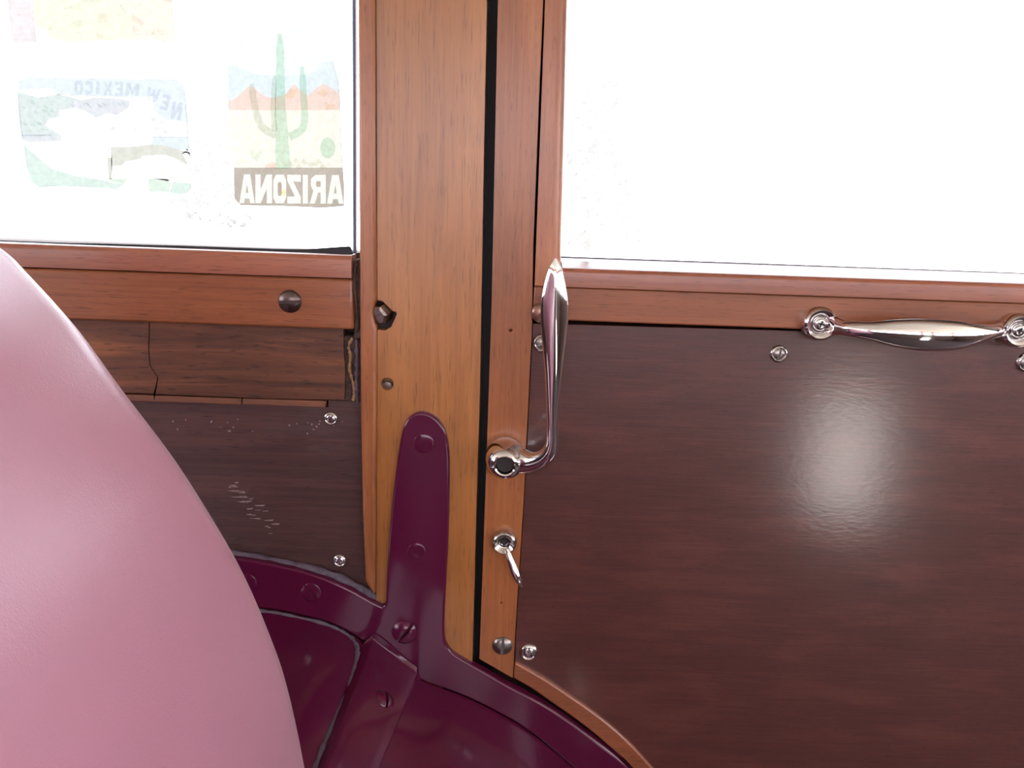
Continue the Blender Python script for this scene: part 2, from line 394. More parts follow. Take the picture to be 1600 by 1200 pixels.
xc = [P(233, 513, .004), P(232, 545, .004), P(234, 572, .004), P(246, 590, .004), P(240, 622, .004)]
xe = P(538, 580, .004).x
left_edge = [(-1.25, 1.07), (-1.25, zp)] + [(p.x - .0003, p.z) for p in ([Vector((xc[-1].x, 0, zp))] + xc[::-1])] + [(xc[0].x - .0003, 1.07)]
wprism('plank', left_edge, .0045, .02, M['plank'], WLt, .0006)
right_pts = [(xc[0].x + .0004, 1.07)] + [(p.x + .0004, p.z) for p in xc] + [(xc[-1].x + .0004, zp), (xe - .05, zp - .0004), (xe - .02, zp), (xe, zp + .0004), (xe + .0006, 1.035), (xe - .0003, 1.05), (xe, 1.07)]
wprism('plank', right_pts, .004, .02, M['plank'], WLt, .0006)
xk = P(379, 643, .005).x
M['ledge'] = wood('worn_ledge_wood', (.10, .035, .02), (.19, .07, .035), (.28, .11, .05), 'x', across=500, along=14, rough=.6, coat=.05, stain=.5, bumpy=.4, seed=71)
wprism('ledge_strip', [(-1.25, 1.0128), (-1.25, 1.0088), (xk - .0004, 1.0085), (xk - .0004, 1.0128)], .004, .02, M['ledge'], WLt, .0005)
wprism('ledge_strip', [(xk + .0004, 1.0128), (xk + .0004, 1.0088), (P(508, 640, .004).x, 1.0086), (P(510, 640, .004).x, 1.0130)], .0043, .02, M['ledge'], WLt, .0005)
wprism('lower_panel', [(-1.25, 1.0086), (-1.25, .50), (P(586, 900).x, .50), (P(586, 900).x, 1.0130), (P(512, 640, .004).x, 1.0134), (P(512, 640, .004).x, 1.0086)], .006, .02, M['lower'], WLt, .0004)
bm = bmesh.new(); rs = random.Random(8)
for i in range(34):
    t = rs.random(); x0 = 358 + 62 * t + rs.gauss(0, 7); y0 = 752 + 72 * t + rs.gauss(0, 7); l_ = rs.uniform(2, 9); w_ = rs.uniform(.5, 1.3)
    bm.faces.new([bm.verts.new(P(x0 + a_, y0 + b_, .0058)) for a_, b_ in ((-l_, -w_ * .3), (l_, -w_), (l_ * .7, w_), (-l_ * .6, w_ * .6))])
for i in range(26):
    x0 = rs.uniform(250, 545); y0 = 655 + abs(rs.gauss(0, 10)); w_ = rs.uniform(.6, 1.3)
    bm.faces.new([bm.verts.new(P(x0 + a_, y0 + b_, .0058)) for a_, b_ in ((-w_, -w_), (w_, -w_), (w_, w_), (-w_, w_))])
o = link('scuff_marks', from_bm(bm), plain('pale_scuff', (.30, .22, .22), .6), WLt); o['kind'] = 'stuff'
# grimy gap at the plank ends
prism('gap_filler', [(549, 408), (566, 404), (566, 530), (553, 530)], .003, .02, M['dirt'], WLt, .001)
prism('gap_filler', [(534, 526), (566, 522), (566, 648), (534, 644)], .0075, .02, M['dirt'], WLt, .001)
gp = [P(556, 412, .0), P(553, 440, .001), P(556, 470, .0015), P(558, 500, .002), P(556, 520, .0025)]
link('dirt_ridge', tube_mesh(catmull(gp, 5), .0012, 7, .5, 4), M['dirt'], WLt)
gp = [P(551, 528, .004), P(545, 541, .005), P(548, 556, .0055), P(546, 575, .006), P(550, 592, .006), P(554, 610, .0065), P(552, 626, .0065)]
link('glue_bead', tube_mesh(catmull(gp, 6), .0010, 7, .55, 3), M['glue'], WLt)
gp = [P(557, 530, .005), P(558, 570, .006), P(557, 600, .006), P(559, 630, .0065)]
link('dirt_ridge', tube_mesh(catmull(gp, 6), .0013, 7, .5, 9), M['seal'], WLt)
screw(WLt, 453, 471, -.0032, 17.5, 86, M['dark_steel'], label='large dark slotted screw')
screw(WLt, 517, 654, .0055, 8.5, 30, M['worn_chrome'], cup=M['worn_chrome'])
screw(WLt, 531, 876, .0055, 8.0, 10, M['chrome'], cup=M['worn_chrome'])

# ---- pillar
PI_ = root('trim_1', (P(670, 600).x, .01, .40), 'honey varnished wooden door pillar with burgundy bracket screwed over its foot', 'pillar', 'structure')
xl, xm = P(561, 400).x, P(587.5, 500).x
z_top = 1.40
zs0 = P(585, 932).z
# edge strip: rounded front, with a bite around the bolt
st_px = [(558, -300), (585.5, -300), (586.5, 240), (588, 468), (584.5, 476), (583, 490), (585, 503), (588, 512), (588, 620), (587, 760), (586, 932), (577, 920), (570.5, 908), (566, 800), (563, 640), (560.5, 300)]
o = prism('edge_strip', st_px, -.003, .03, M['strip'], PI_, .0022, seg=3)
po_px = [(586.5, -300), (764, -300), (761, 0), (756, 240), (752, 480), (749.5, 620), (744, 803), (738, 1037), (736, 1075), (588, 1075), (588, 932), (588.5, 760), (589.5, 620), (589.5, 515), (602, 516), (611, 511), (620, 491), (612, 485), (598, 471), (589.5, 469), (589, 300)]
post = prism('post', po_px, 0, .03, M['post'], PI_, .0011)
cut(post, cone_cutter(605, 600, .0043, .0040, -.01, .012))
cut(post, cone_cutter(617, 489, .0016, .001, -.01, .0025, 10))
prism('recess_bottom', [(575, 455), (625, 455), (625, 530), (575, 530)], .0075, .012, M['hole'], PI_, 0)
hexm = bmesh.new(); rr = .0066
ring = [[hexm.verts.new((rr * k * math.cos(math.pi / 3 * i + .35), y, rr * k * math.sin(math.pi / 3 * i + .35))) for i in range(6)] for k, y in ((.78, -.0056), (1, -.0042), (1, .004))]
hexm.faces.new(ring[0][::-1])
for a_, b__ in zip(ring, ring[1:]):
    for i in range(6): hexm.faces.new((a_[i], a_[(i + 1) % 6], b__[(i + 1) % 6], b__[i]))
ho = link('hex_bolt', from_bm(hexm), M['steel'], PI_, at=P(597, 489, .003)); ho.rotation_euler = (.28, .2, -.35)
screw(PI_, 605, 604, .0095, 8, -25, M['dark_steel'], head=HEAD_FLAT)
box('door_jamb', -.07, .012, .045, .07, .36, 1.50, M['jamb'], PI_)
prism('door_seal', [(735, -300), (790, -300), (772, 1090), (720, 1090)], .024, .045, M['rubber'], PI_, 0)
M['crack'] = plain('dark_crack', (.10, .03, .018), .6)

# ---- left window
W1 = root('window_1', (-.4, .014, BELT), 'car window with travel decals beside the wooden pillar', 'window', 'structure')
xg = P(556, 200, .012).x
gm = link('pane', prism_mesh([Vector((-1.2, .0125, 1.095)), Vector((xg + .006, .0125, 1.095)), Vector((xg + .006, .0125, 1.41)), Vector((-1.2, .0125, 1.41))], .0165), M['glass'], W1)
gk = [(-1200, 330), (0, 377.5), (150, 380.5), (300, 384.5), (430, 389), (480, 389.5), (515, 387), (546, 385), (549, 391), (552, 399), (553, 405), (545, 412), (0, 396), (-1200, 352)]
prism('rubber_gasket', gk, .0085, .0125, M['rubber'], W1, .0008)
prism('glass_channel', [(549.5, -300), (554, -300), (556, 395), (551.5, 395)], .0075, .0125, plain('bluish_channel', (.10, .12, .20), .4), W1, .0004)

# ================================================================== DOOR
D = root('door_1', (.42, .015, .50), 'varnished wooden car door with dark mahogany panel and chrome handles', 'door', 'structure')
box('outer_skin', P(790, 500).x, .85, .026, .05, .46, 1.093, M['outer'], D)
sl_px = [(781, -300), (855, -300), (849, 0), (843, 140), (838, 270), (833.5, 380), (831.5, 507), (827.5, 587), (818.5, 773), (804.5, 997), (801.5, 1060), (749, 1029.5), (758, 780), (768, 480), (773, 240), (778, 0)]
stile = prism('stile', sl_px, 0, .03, M['stile'], D, .0012)
cut(stile, cone_cutter(798, 516, .0026, .0006, -.01, .004, 9)); cut(stile, cone_cutter(783, 942, .0015, .0005, -.01, .003, 8))
# upright window bead
xb0, xb1 = P(850, 0).x + .0001, P(835, 440).x + .0002
xr0, xr1 = P(880, 0, -.002).x, P(877, 440, -.002).x
zj = 1.0935
pr = [(xb1, xb0, .05), (xb1, xb0, -.002)]
wd = xr1 - xb1
for k in range(9):
    a = math.pi / 2 * k / 8; rx = .007
    pr.append((xr1 - rx + rx * math.sin(a), xr0 - rx + rx * math.sin(a), -.002 + .009 * (1 - math.cos(a))))
pr += [(xr1, xr0, .05)]
sweep_z('upright_window_bead', pr, zj + .0004, 1.40, M['bead_v'], D)
box('leak_backing', xb1 - .012, xb1 + .006, .050, .056, 1.06, 1.42, M['jamb'], D)  # unseen strip added to stop daylight leaking between stile and bead
# horizontal window bead: front face and a sloping rounded sill top
zf = 1.1055
YG = .042
pf = [(YG, zj + .0004), (-.004, zj + .0004), (-.004, zf - .003)]
for k in range(1, 7):
    a = math.pi / 2 * k / 6 * .9; pf.append((-.004 + .004 * (1 - math.cos(a)), zf - .003 + .003 * math.sin(a)))
pf += [(.010, zf + .0022), (YG, P(1160, 412, YG).z)]
sweep_x('sill_bead', pf, xr1 + .0003, .85, M['bead'], D)
zrb = 1.0720
wprism('belt_rail', [(P(832.5, 480).x, zrb + .0004), (.85, zrb - .0006), (.85, zj - .0004), (P(834.5, 460).x, zj)], -.0015, .0024, M['rail'], D, .0010)
panel_pts = [P(832.5, 506), Vector((.85, 0, zrb + .003)), Vector((.85, 0, .52)), P(1110, 1310), P(1017, 1198), P(972, 1151), P(930, 1116), P(870, 1074), P(804.5, 1034), P(805.5, 997), P(819.5, 773), P(828.5, 587)]
wprism('panel', [(p.x, p.z) for p in panel_pts], .0025, .016, M['mahogany'], D, .0005)
up = catmull([Vector((x, y, 0)) for x, y in [(804.5, 1035), (835, 1052), (870, 1074), (930, 1116), (972, 1151), (1017, 1198), (1110, 1310)]], 4)
lo = catmull([Vector((x, y, 0)) for x, y in [(802, 1060), (830, 1076), (860, 1097), (916, 1137), (965, 1179), (989, 1202), (1078, 1312)]], 4)
prism('arch_trim', [(p.x, p.y) for p in up] + [(p.x, p.y) for p in lo[::-1]], -.001, .016, M['trim_curve'], D, .0012)
link('window_pane', prism_mesh([Vector((xb1, YG, 1.09)), Vector((.85, YG, 1.09)), Vector((.85, YG, 1.41)), Vector((xb1, YG, 1.41))], YG + .004), M['glass'], D)
prism('sill_seal', [(876, 400.5), (1160, 410.5), (1600, 426.5), (3300, 492), (3300, 498), (1600, 431), (1160, 414.5), (876, 404.5)], YG - .0012, YG, plain('grey_seal', (.10, .11, .14), .5), D, 0)
box('front_post', .80, .85, 0, .055, .50, 1.40, M['outer'], D)
# door screws
screw(D, 1217, 553, .0022, 10.5, 8, M['steel'], cup=M['worn_chrome'])
screw(D, 1603, 566, .0022, 10.5, 30, M['steel'], cup=M['worn_chrome'])
screw(D, 847, 536, .0022, 11.5, 60, M['steel'], cup=M['worn_chrome'])
screw(D, 846, 489, -.0018, 16, 20, M['brown_bolt'])
screw(D, 785, 1009, -.0002, 15, 4, M['steel'], label='large dull slotted screw')
screw(D, 826, 1019, .0022, 10.5, 3, M['worn_chrome'], cup=M['worn_chrome'])

# ---- door lever handle
hub_at = P(790, 709, -.0005)
H = link('door_handle', lathe_mesh([(.0118, 0), (.0128, -.004), (.0130, -.009), (.0122, -.015), (.0104, -.0205), (.0080, -.0238), (.0066, -.0244), (.0058, -.0238), (.0055, -.018), (0, -.018)], 36), M['chrome'], D, at=hub_at, label='chrome lever handle')
link('spindle', lathe_mesh([(.0054, -.0180), (.0052, -.0212), (.0030, -.0216), (0, -.0205)], 20), M['hole'], H, at=hub_at)  # dark plug: the shade of the hub hole put into its colour
k = .00038
lev = [(P(799, 716, -.011), .0092, .0085), (P(815, 721, -.0145), .0086, .0078), (P(833, 722, -.020), .0066, .0062), (P(848, 717, -.025), .0056, .0056), (P(858.5, 706, -.029), .0048, .0054), (P(862.5, 690, -.031), .0038, .0050), (P(863, 660, -.033), .0036, .0046), (P(864, 620, -.035), .0044, .0044), (P(865.5, 580, -.037), .0056, .0042), (P(866, 540, -.0385), .0070, .0042), (P(866.3, 505, -.0395), .0080, .0042), (P(866.5, 475, -.040), .0079, .0040), (P(866.8, 452, -.0402), .0067, .0036), (P(867.2, 433, -.0402), .0052, .0031), (P(867.6, 417, -.0402), .0034, .0022), (P(868, 404, -.0401), .0010, .0010)]
link('lever', loft_mesh(lev, 32, 6, 1.55), M['chrome'], H)

# ---- snib lock
La = P(788, 844, -.0005)
Lk = link('lock_knob', lathe_mesh([(.0082, 0), (.0084, -.0035), (.0078, -.0058), (.0068, -.0066), (.0060, -.0060), (.0046, -.0040), (.0036, -.0036), (.0034, -.001), (0, -.001)], 32), M['worn_chrome'], D, at=La, label='small chrome lock snib')
link('spindle', lathe_mesh([(.0030, -.001), (.0028, -.0035), (0, -.0035)], 4), M['hole'], Lk, at=La)
link('snib', loft_mesh([(P(792, 858, -.005), .0018, .0018), (P(796, 871, -.007), .0022, .0020), (P(801, 885, -.0085), .0027, .0022), (P(806, 898, -.010), .0028, .0022), (P(811, 909, -.011), .0019, .0016), (P(815.5, 917, -.0115), .0005, .0006)], 16, 5), M['chrome'], Lk)

# ---- grab handle
ga, gb = P(1277, 504, -.0015), P(1584, 514.5, -.0015)
G = link('grab_handle', loft_mesh([(P(1297, 508, -.005), .0066, .0040), (P(1304, 509, -.0085), .0062, .0046), (P(1316, 511.5, -.014), .0052, .0048), (P(1332, 514, -.020), .0050, .0050), (P(1360, 517, -.0245), .0058, .0054), (P(1395, 520, -.0275), .0082, .0066), (P(1430, 522.5, -.029), .0095, .0072), (P(1465, 524, -.029), .0096, .0072), (P(1500, 524, -.0275), .0086, .0066), (P(1530, 521.5, -.0245), .0058, .0052), (P(1552, 518.5, -.0185), .0044, .0046), (P(1562, 516.5, -.012), .0048, .0044), (P(1566, 516, -.005), .0058, .0038)], 28, 6), M['chrome'], D, label='chrome pull handle')
for at_ in (ga, gb):
    bs = link('mount', lathe_mesh([(.0108, 0), (.0110, -.003), (.0103, -.0066), (.0088, -.0080), (.0072, -.0072), (.0054, -.0046), (0, -.0046)], 32), M['chrome'], G, at=at_)
    s_ = link('screw', PH.copy(), M['worn_chrome'], G, at=at_ + Vector((0, -.0052, 0))); s_.scale = (.0045,) * 3
    x_ = link('screw_recess', CROSS.copy(), M['hole'], G, at=at_ + Vector((0, -.0052, 0))); x_.scale = (.0045,) * 3; x_.rotation_euler = (0, .3, 0)  # solid cross coloured dark in place of the recess shade

# ================================================================== WHEEL ARCH
A = root('wheel_arch', (P(420, 1000).x, -.08, .40), 'burgundy enamelled wheel arch with upright bracket arm on the pillar', 'wheel arch')
YF = -.0045
outer = [(-420, 1130), (-200, 1000), (0, 915), (150, 877), (270, 866), (377, 874), (471, 893), (535, 916), (578, 939), (598, 949)]
arm = [(603, 944), (604.5, 900), (607, 850), (611, 800), (618, 740), (626, 686), (631, 666), (639, 653), (650, 646), (662, 645), (676, 650), (688, 661), (696, 676), (701, 700), (702.5, 740), (700.5, 840), (697.5, 900), (694.5, 960), (694.5, 993), (698, 1009), (708, 1022), (734, 1038)]
outer2 = [(765, 1056), (800, 1076), (835, 1094), (870, 1115), (930, 1158), (979, 1199), (1060, 1290), (1160, 1440)]
inner = [(-420, 1245), (-200, 1100), (0, 1000), (150, 960), (280, 946), (405, 951), (456, 959), (506, 971), (541, 986), (575, 1008), (615, 1036), (660, 1064), (720, 1086), (772, 1111), (825, 1142), (888, 1193), (940, 1243), (1060, 1400), (1100, 1470)]
def sm2(l, n=4): return [(p.x, p.y) for p in catmull([Vector((x, y, 0)) for x, y in l], n)]
prism('flange', sm2(outer) + sm2(arm, 3) + sm2(outer2) + sm2(inner)[::-1], YF, .004, M['burgundy'], A, .0016, seg=3)
prof = [P(x, y, YF + .001) for x, y in sm2(inner, 5)]
YD = -.158
def drop(y): return -.06 * (YF - y)                     # the housing falls slightly towards the cabin
bm = bmesh.new(); rows = []
NY = 14
for i in range(NY + 1):
    y = YF + .001 + (YD - YF - .001) * i / NY
    rows.append([bm.verts.new((p.x, y, p.z + drop(y))) for p in prof])
rows.append([bm.verts.new((p.x, YD - .006, p.z + drop(YD) - .006)) for p in prof])
rows.append([bm.verts.new((p.x, YD - .007, min(p.z - .02, .42))) for p in prof])
for a_, b__ in zip(rows, rows[1:]):
    for j in range(len(a_) - 1): bm.faces.new((a_[j], a_[j + 1], b__[j + 1], b__[j]))
link('housing', smooth(from_bm(bm)), M['burgundy'], A)
def hx(x):
    for p, q in zip(prof, prof[1:]):
        if p.x <= x <= q.x: return p.z + (q.z - p.z) * (x - p.x) / (q.x - p.x)
    return prof[0].z if x < prof[0].x else prof[-1].z
def on_arch(px, py):
    """where the sight line of a pixel meets the housing"""
    y = YF
    while y > YD:
        p = P(px, py, y)
        if p.z >= hx(p.x) + drop(y): pass
        else:
            return P(px, py, min(YF, y + .0005))
        y -= .0005
    return P(px, py, YD)
def on_arch2(px, py):
    # march from the camera towards the wall: first point under the surface
    y = YD
    while y < YF:
        p = P(px, py, y)
        if p.z <= hx(p.x) + drop(y): return p
        y += .0004
    return P(px, py, YF)
def nrm(x):
    s = (hx(x + .004) - hx(x - .004)) / .008; return Vector((-s, -.06, 1)).normalized()
# strap: flat bar bent from the bracket onto the housing
bm = bmesh.new(); rows = []
L0, L1, Ls0, Ls1 = (577, 1007), (503, 1198), (562, 1010), (493, 1198)
R0, R1 = (646, 1064), (590, 1198)
ns = 12
for i in range(ns + 1):
    t = i / ns * 1.22
    l = (L0[0] + (L1[0] - L0[0]) * t, L0[1] + (L1[1] - L0[1]) * t); r = (R0[0] + (R1[0] - R0[0]) * t, R0[1] + (R1[1] - R0[1]) * t)
    s = (Ls0[0] + (Ls1[0] - Ls0[0]) * t, Ls0[1] + (Ls1[1] - Ls0[1]) * t)
    ql, qr, qs = on_arch2(*l), on_arch2(*r), on_arch2(*s)
    h = .0065
    row = [qs - nrm(qs.x) * .001, ql + nrm(ql.x) * h * .93]
    for u in (.06, .3, .5, .7, .94): 
        q = ql.lerp(qr, u); row.append(Vector((q.x, q.y, hx(q.x) + drop(q.y))) + nrm(q.x) * h)
    row += [qr + nrm(qr.x) * h * .93, qr - nrm(qr.x) * .001]
    rows.append([bm.verts.new(p) for p in row])
top_px = [(571, 1003), (584, 990), (590, 992), (603, 1002), (616, 1014), (630, 1027), (648, 1040), (653, 1044), (657, 1062)]
rows.insert(0, [bm.verts.new(P(x, y, YF - (.0002 if j in (0, 8) else .0010))) for j, (x, y) in enumerate(top_px)])
for a_, b__ in zip(rows, rows[1:]):
    for j in range(len(a_) - 1): bm.faces.new((a_[j], a_[j + 1], b__[j + 1], b__[j]))
so = link('strap', smooth(from_bm(bm), 50), M['burgundy'], A); bevel(so, .0011, 3, 30)
# fillet where arm and strap meet
# seams
sp = [on_arch2(x, y) for x, y in [(150, 964), (280, 951), (405, 955), (456, 963), (506, 975), (541, 991), (556, 1008), (557, 1031), (546, 1072), (522, 1124), (499, 1180), (480, 1230)]]
link('sealant_bead', tube_mesh([p + Vector((0, 0, -.0003)) for p in catmull(sp, 5)], .0017, 8, .3, 5), M['seal'], A)
sp = [P(x, y, .003) for x, y in [(150, 868), (270, 860), (369, 868), (447, 882), (520, 900), (564, 921), (598, 940)]]
link('sealant_bead', tube_mesh(catmull(sp, 6), .0033, 8, .25, 6), M['seal'], A)
for x, y, r, sd, hd in ((662, 693, 16, -28, HEAD_FLAT), (651, 862, 14, -30, HEAD_FLAT), (632, 988, 19, 38, HEAD), (486, 926, 15, -38, HEAD_FLAT), (385, 911, 15, 20, HEAD_FLAT)):
    screw(A, x, y, YF - .0002, r, sd, M['burgundy'], head=hd)
q = on_arch2(592, 1103); 
s_ = screw(A, 592, 1097, q.y, 16, 15, M['burgundy'], head=HEAD, tilt=nrm(q.x)); s_.location = q + nrm(q.x) * .0062 - WL[A]

# ================================================================== SEAT
S = root('car_seat', (-.30, -.42, .40), 'rose vinyl car seat in the foreground beside the wheel arch', 'seat')
YE = -.185
sil = [(0, 377), (41, 415), (124, 508), (194, 605), (277, 716), (346, 826), (387, 902), (422, 985), (450, 1068), (477, 1196)]
con = [P(x, y, YE - .013) for x, y in sil]
cz = [(p.x + .0015 * i / 9, p.z) for i, p in enumerate(con)]
top = [(cz[0][0] - .035, cz[0][1] + .026), (cz[0][0] - .075, cz[0][1] + .043), (cz[0][0] - .125, cz[0][1] + .040), (cz[0][0] - .165, cz[0][1] + .010)]
low = [(cz[-1][0] + .006, cz[-1][1] - .06), (cz[-1][0] + .005, cz[-1][1] - .14), (cz[-1][0] - .02, .66), (cz[-1][0] - .08, .64)]
bk = [(cz[-1][0] - .13, .68), (cz[-1][0] - .15, .78), (cz[0][0] - .10, .95), (cz[0][0] - .16, 1.06)]
loop2 = catmull([Vector((x, 0, z)) for x, z in (top[::-1] + cz + low + bk)], 4, True)
nl = len(loop2)
nrmls = []
for i in range(nl):
    t = (loop2[(i + 1) % nl] - loop2[i - 1]).normalized(); nrmls.append(Vector((t.z, 0, -t.x)))
cen = sum(loop2, Vector()) / nl
if sum((n.dot(p - cen)) for n, p in zip(nrmls, loop2)) < 0: nrmls = [-n for n in nrmls]
nrmls = [(nrmls[i - 1] + nrmls[i] * 2 + nrmls[(i + 1) % nl]).normalized() for i in range(nl)]
bm = bmesh.new(); rows = []
Rr = .03; Y1 = -.80
sec = []
for k in range(9):
    a = math.pi / 2 * k / 8; sec.append((YE + Rr * .55 - Rr * (1 - math.cos(a)) if False else YE + .008 - Rr * (1 - math.cos(math.pi / 2 - a)) * 0 - Rr * (1 - math.sin(math.pi / 2 - a)), Rr * (1 - math.cos(math.pi / 2 - a))))
# sec: from the end face (inset Rr) to the full section (inset 0)
sec = [(YE + .006 - Rr * (1 - math.cos(math.pi / 2 * k / 8)), Rr * (1 - math.sin(math.pi / 2 * k / 8))) for k in range(9)]
for k in range(1, 13): sec.append((YE + .006 - Rr + (Y1 + Rr - YE - .006 + Rr) * k / 12, 0))
sec += [(Y1 + Rr - Rr * math.sin(math.pi / 2 * k / 6), Rr * (1 - math.cos(math.pi / 2 * k / 6))) for k in range(1, 7)]
for y, ins in sec: rows.append([bm.verts.new((p.x - n.x * ins, y, p.z - n.z * ins)) for p, n in zip(loop2, nrmls)])
for a_, b__ in zip(rows, rows[1:]):
    for j in range(nl): bm.faces.new((a_[j], a_[(j + 1) % nl], b__[(j + 1) % nl], b__[j]))
bm.faces.new(rows[0]); bm.faces.new(rows[-1][::-1])
link('backrest', smooth(from_bm(bm)), M['vinyl'], S)
o = box('cushion', -.72, cz[-1][0] - .10, Y1, YE - .01, .58, .74, M['vinyl'], S); bevel(o, .035, 4)
o = box('seat_base', -.70, cz[-1][0] - .05, Y1 + .02, YE - .03, .40, .645, M['rubber'], S); bevel(o, .01, 2)

# ================================================================== DECALS (stuck to the inside of the left pane, printed to be read from outside)
YD0 = .0118
def sheet(name, px, mat, parent, lay=0, label=None, holes=()):
    y = YD0 - .00022 * lay
    loops = [[P(x, yy, y) for x, yy in l] for l in [px] + list(holes)]
    tri = tessellate_polygon([[Vector((p.x, p.z, 0)) for p in l] for l in loops])
    flat = [p for l in loops for p in l]
    bm = bmesh.new(); vv = [bm.verts.new(p) for p in flat]
    for t in tri:
        try: bm.faces.new([vv[i] for i in t])
        except ValueError: pass
    me = bpy.data.meshes.new(name); bmesh.ops.recalc_face_normals(bm, faces=bm.faces[:]); bm.to_mesh(me); bm.free()
    return link(name, me, mat, parent, label=label)
def stroke(p0, p1, w): 
    d = Vector((p1[0] - p0[0], p1[1] - p0[1])); n = Vector((-d.y, d.x)).normalized() * w / 2
    return [(p0[0] + n.x, p0[1] + n.y), (p1[0] + n.x, p1[1] + n.y), (p1[0] - n.x, p1[1] - n.y), (p0[0] - n.x, p0[1] - n.y)]
GL = {  # block letters in a unit box, y down; outer outline and counter
 'A': ([(.0, 1), (.30, 0), (.70, 0), (1, 1), (.70, 1), (.64, .84), (.36, .84), (.30, 1)], [(.42, .64), (.58, .64), (.5, .34)]),
 'R': ([(0, 0), (.66, 0), (.92, .14), (.94, .38), (.78, .55), (1, 1), (.68, 1), (.48, .62), (.32, .62), (.32, 1), (0, 1)], [(.32, .22), (.58, .22), (.62, .32), (.58, .42), (.32, .42)]),
 'I': ([(0, 0), (1, 0), (1, 1), (0, 1)], None),
 'Z': ([(0, 0), (1, 0), (1, .22), (.44, .76), (1, .76), (1, 1), (0, 1), (0, .78), (.56, .24), (0, .24)], None),
 'O': ([(.2, 0), (.8, 0), (1, .2), (1, .8), (.8, 1), (.2, 1), (0, .8), (0, .2)], [(.4, .26), (.6, .26), (.66, .36), (.66, .64), (.6, .74), (.4, .74), (.34, .64), (.34, .36)]),
 'N': ([(0, 0), (.34, 0), (.68, .52), (.68, 0), (1, 0), (1, 1), (.68, 1), (.32, .48), (.32, 1), (0, 1)], None),
 'E': ([(0, 0), (1, 0), (1, .22), (.36, .22), (.36, .39), (.86, .39), (.86, .61), (.36, .61), (.36, .78), (1, .78), (1, 1), (0, 1)], None),
 'W': ([(0, 0), (.24, 0), (.32, .62), (.42, .1), (.58, .1), (.68, .62), (.76, 0), (1, 0), (.82, 1), (.6, 1), (.5, .52), (.4, 1), (.18, 1)], None),
 'M': ([(0, 0), (.28, 0), (.5, .5), (.72, 0), (1, 0), (1, 1), (.72, 1), (.72, .46), (.56, .86), (.44, .86), (.28, .46), (.28, 1), (0, 1)], None),
 'X': ([(0, 0), (.32, 0), (.5, .32), (.68, 0), (1, 0), (.68, .5), (1, 1), (.68, 1), (.5, .68), (.32, 1), (0, 1), (.32, .5)], None),
 'C': ([(1, .34), (.66, .34), (.62, .26), (.42, .26), (.36, .36), (.36, .64), (.42, .74), (.62, .74), (.66, .66), (1, .66), (1, .82), (.82, 1), (.2, 1), (0, .8), (0, .2), (.2, 0), (.82, 0), (1, .18)], None),
}
def glyph(ch, fn):
    """fn maps unit (u right-to-left reading, v down) to pixels; the lettering is seen from behind, hence mirrored"""
    o_, c_ = GL[ch]; return [fn(1 - u, v) for u, v in o_], ([fn(1 - u, v) for u, v in c_] if c_ else None)

# -- Arizona decal
AZ = root('window_decal', P(448, 190, YD0), 'arched cactus decal lettered ARIZONA in mirror writing, next to the pillar', 'decal', group='travel decals on the car window')
F = {k: film('film_' + k, c) for k, c in dict(sky=(.87, .95, .98), haze=(1.0, 1.02, 1.02), sand=(1.04, 1.0, .90), mount=(.98, .78, .70), band=(.60, .53, .46), cream=(1.05, 1.02, .95), edge=(.78, .70, .66)).items()}
arch = [(355, 135), (357, 110), (366, 78), (385, 55), (405, 43), (430, 37.5), (455, 40), (482, 52), (504, 70), (520, 95), (529, 125)]
archs = sm2(arch, 4)
# cloud bank splits the sky field; mountains sit on the sand line y = 172
ml = [(357, 172), (356, 160), (372, 150), (390, 134), (398, 138), (412, 150), (424, 153), (446, 148), (459, 131), (470, 141), (482, 150), (490, 142), (503, 131), (512, 134), (531, 147), (532, 172)]
sky_low = [(355, 102), (372, 103), (384, 110), (400, 116), (420, 118), (446, 119), (480, 116), (496, 110), (500, 98), (521, 96), (529, 125), (531, 147), (512, 134), (503, 131), (490, 142), (482, 150), (470, 141), (459, 131), (446, 148), (424, 153), (412, 150), (398, 138), (390, 134), (372, 150), (356, 160)]
up_s = [p for p in archs if p[1] < 100]
sheet('sky_print', sky_low, F['sky'], AZ)
sheet('cloud_print', [(355, 102)] + up_s + [(521, 96), (500, 98), (496, 110), (480, 116), (446, 119), (420, 118), (400, 116), (384, 110), (372, 103)], F['haze'], AZ)
sheet('mountain_print', ml, F['mount'], AZ)
sheet('desert_print', [(357, 172), (532, 172), (536, 262), (365, 262)], F['sand'], AZ)
band = [(365, 262), (536, 262), (538, 300), (538, 322), (505, 325), (440, 322), (376, 321), (366, 311)]
letters = []
spans = [('A', 374, 398), ('N', 399, 425), ('O', 427, 447), ('Z', 449, 470), ('I', 473, 481), ('R', 484, 509), ('A', 511, 537)]
holes = []
for ch, a_, b__ in spans:
    w_ = b__ - a_
    o_, c_ = glyph(ch, lambda u, v, a_=a_, w_=w_: (a_ + u * w_ + .02 * v, 272.5 + v * 45 + (a_ - 374) * .006))
    letters.append((o_, c_)); holes.append(o_)
sheet('name_band', band, F['band'], AZ, holes=holes)
for o_, c_ in letters:
    sheet('letter', o_, F['cream'], AZ)
    if c_: sheet('letter_counter', c_, ink('counter_ink', (.55, .48, .42)), AZ, 1)
gi = ink('cactus_green', (.70, .86, .76)); gi2 = ink('cactus_shade', (.80, .84, .78)); ri = ink('rock_red', (.98, .80, .76)); bi = ink('brush_grey', (.88, .88, .82)); yi = ink('bird_yellow', (1, .93, .6)); oi = ink('ore_orange', (1, .9, .78)); li = ink('outline', (.80, .76, .74))
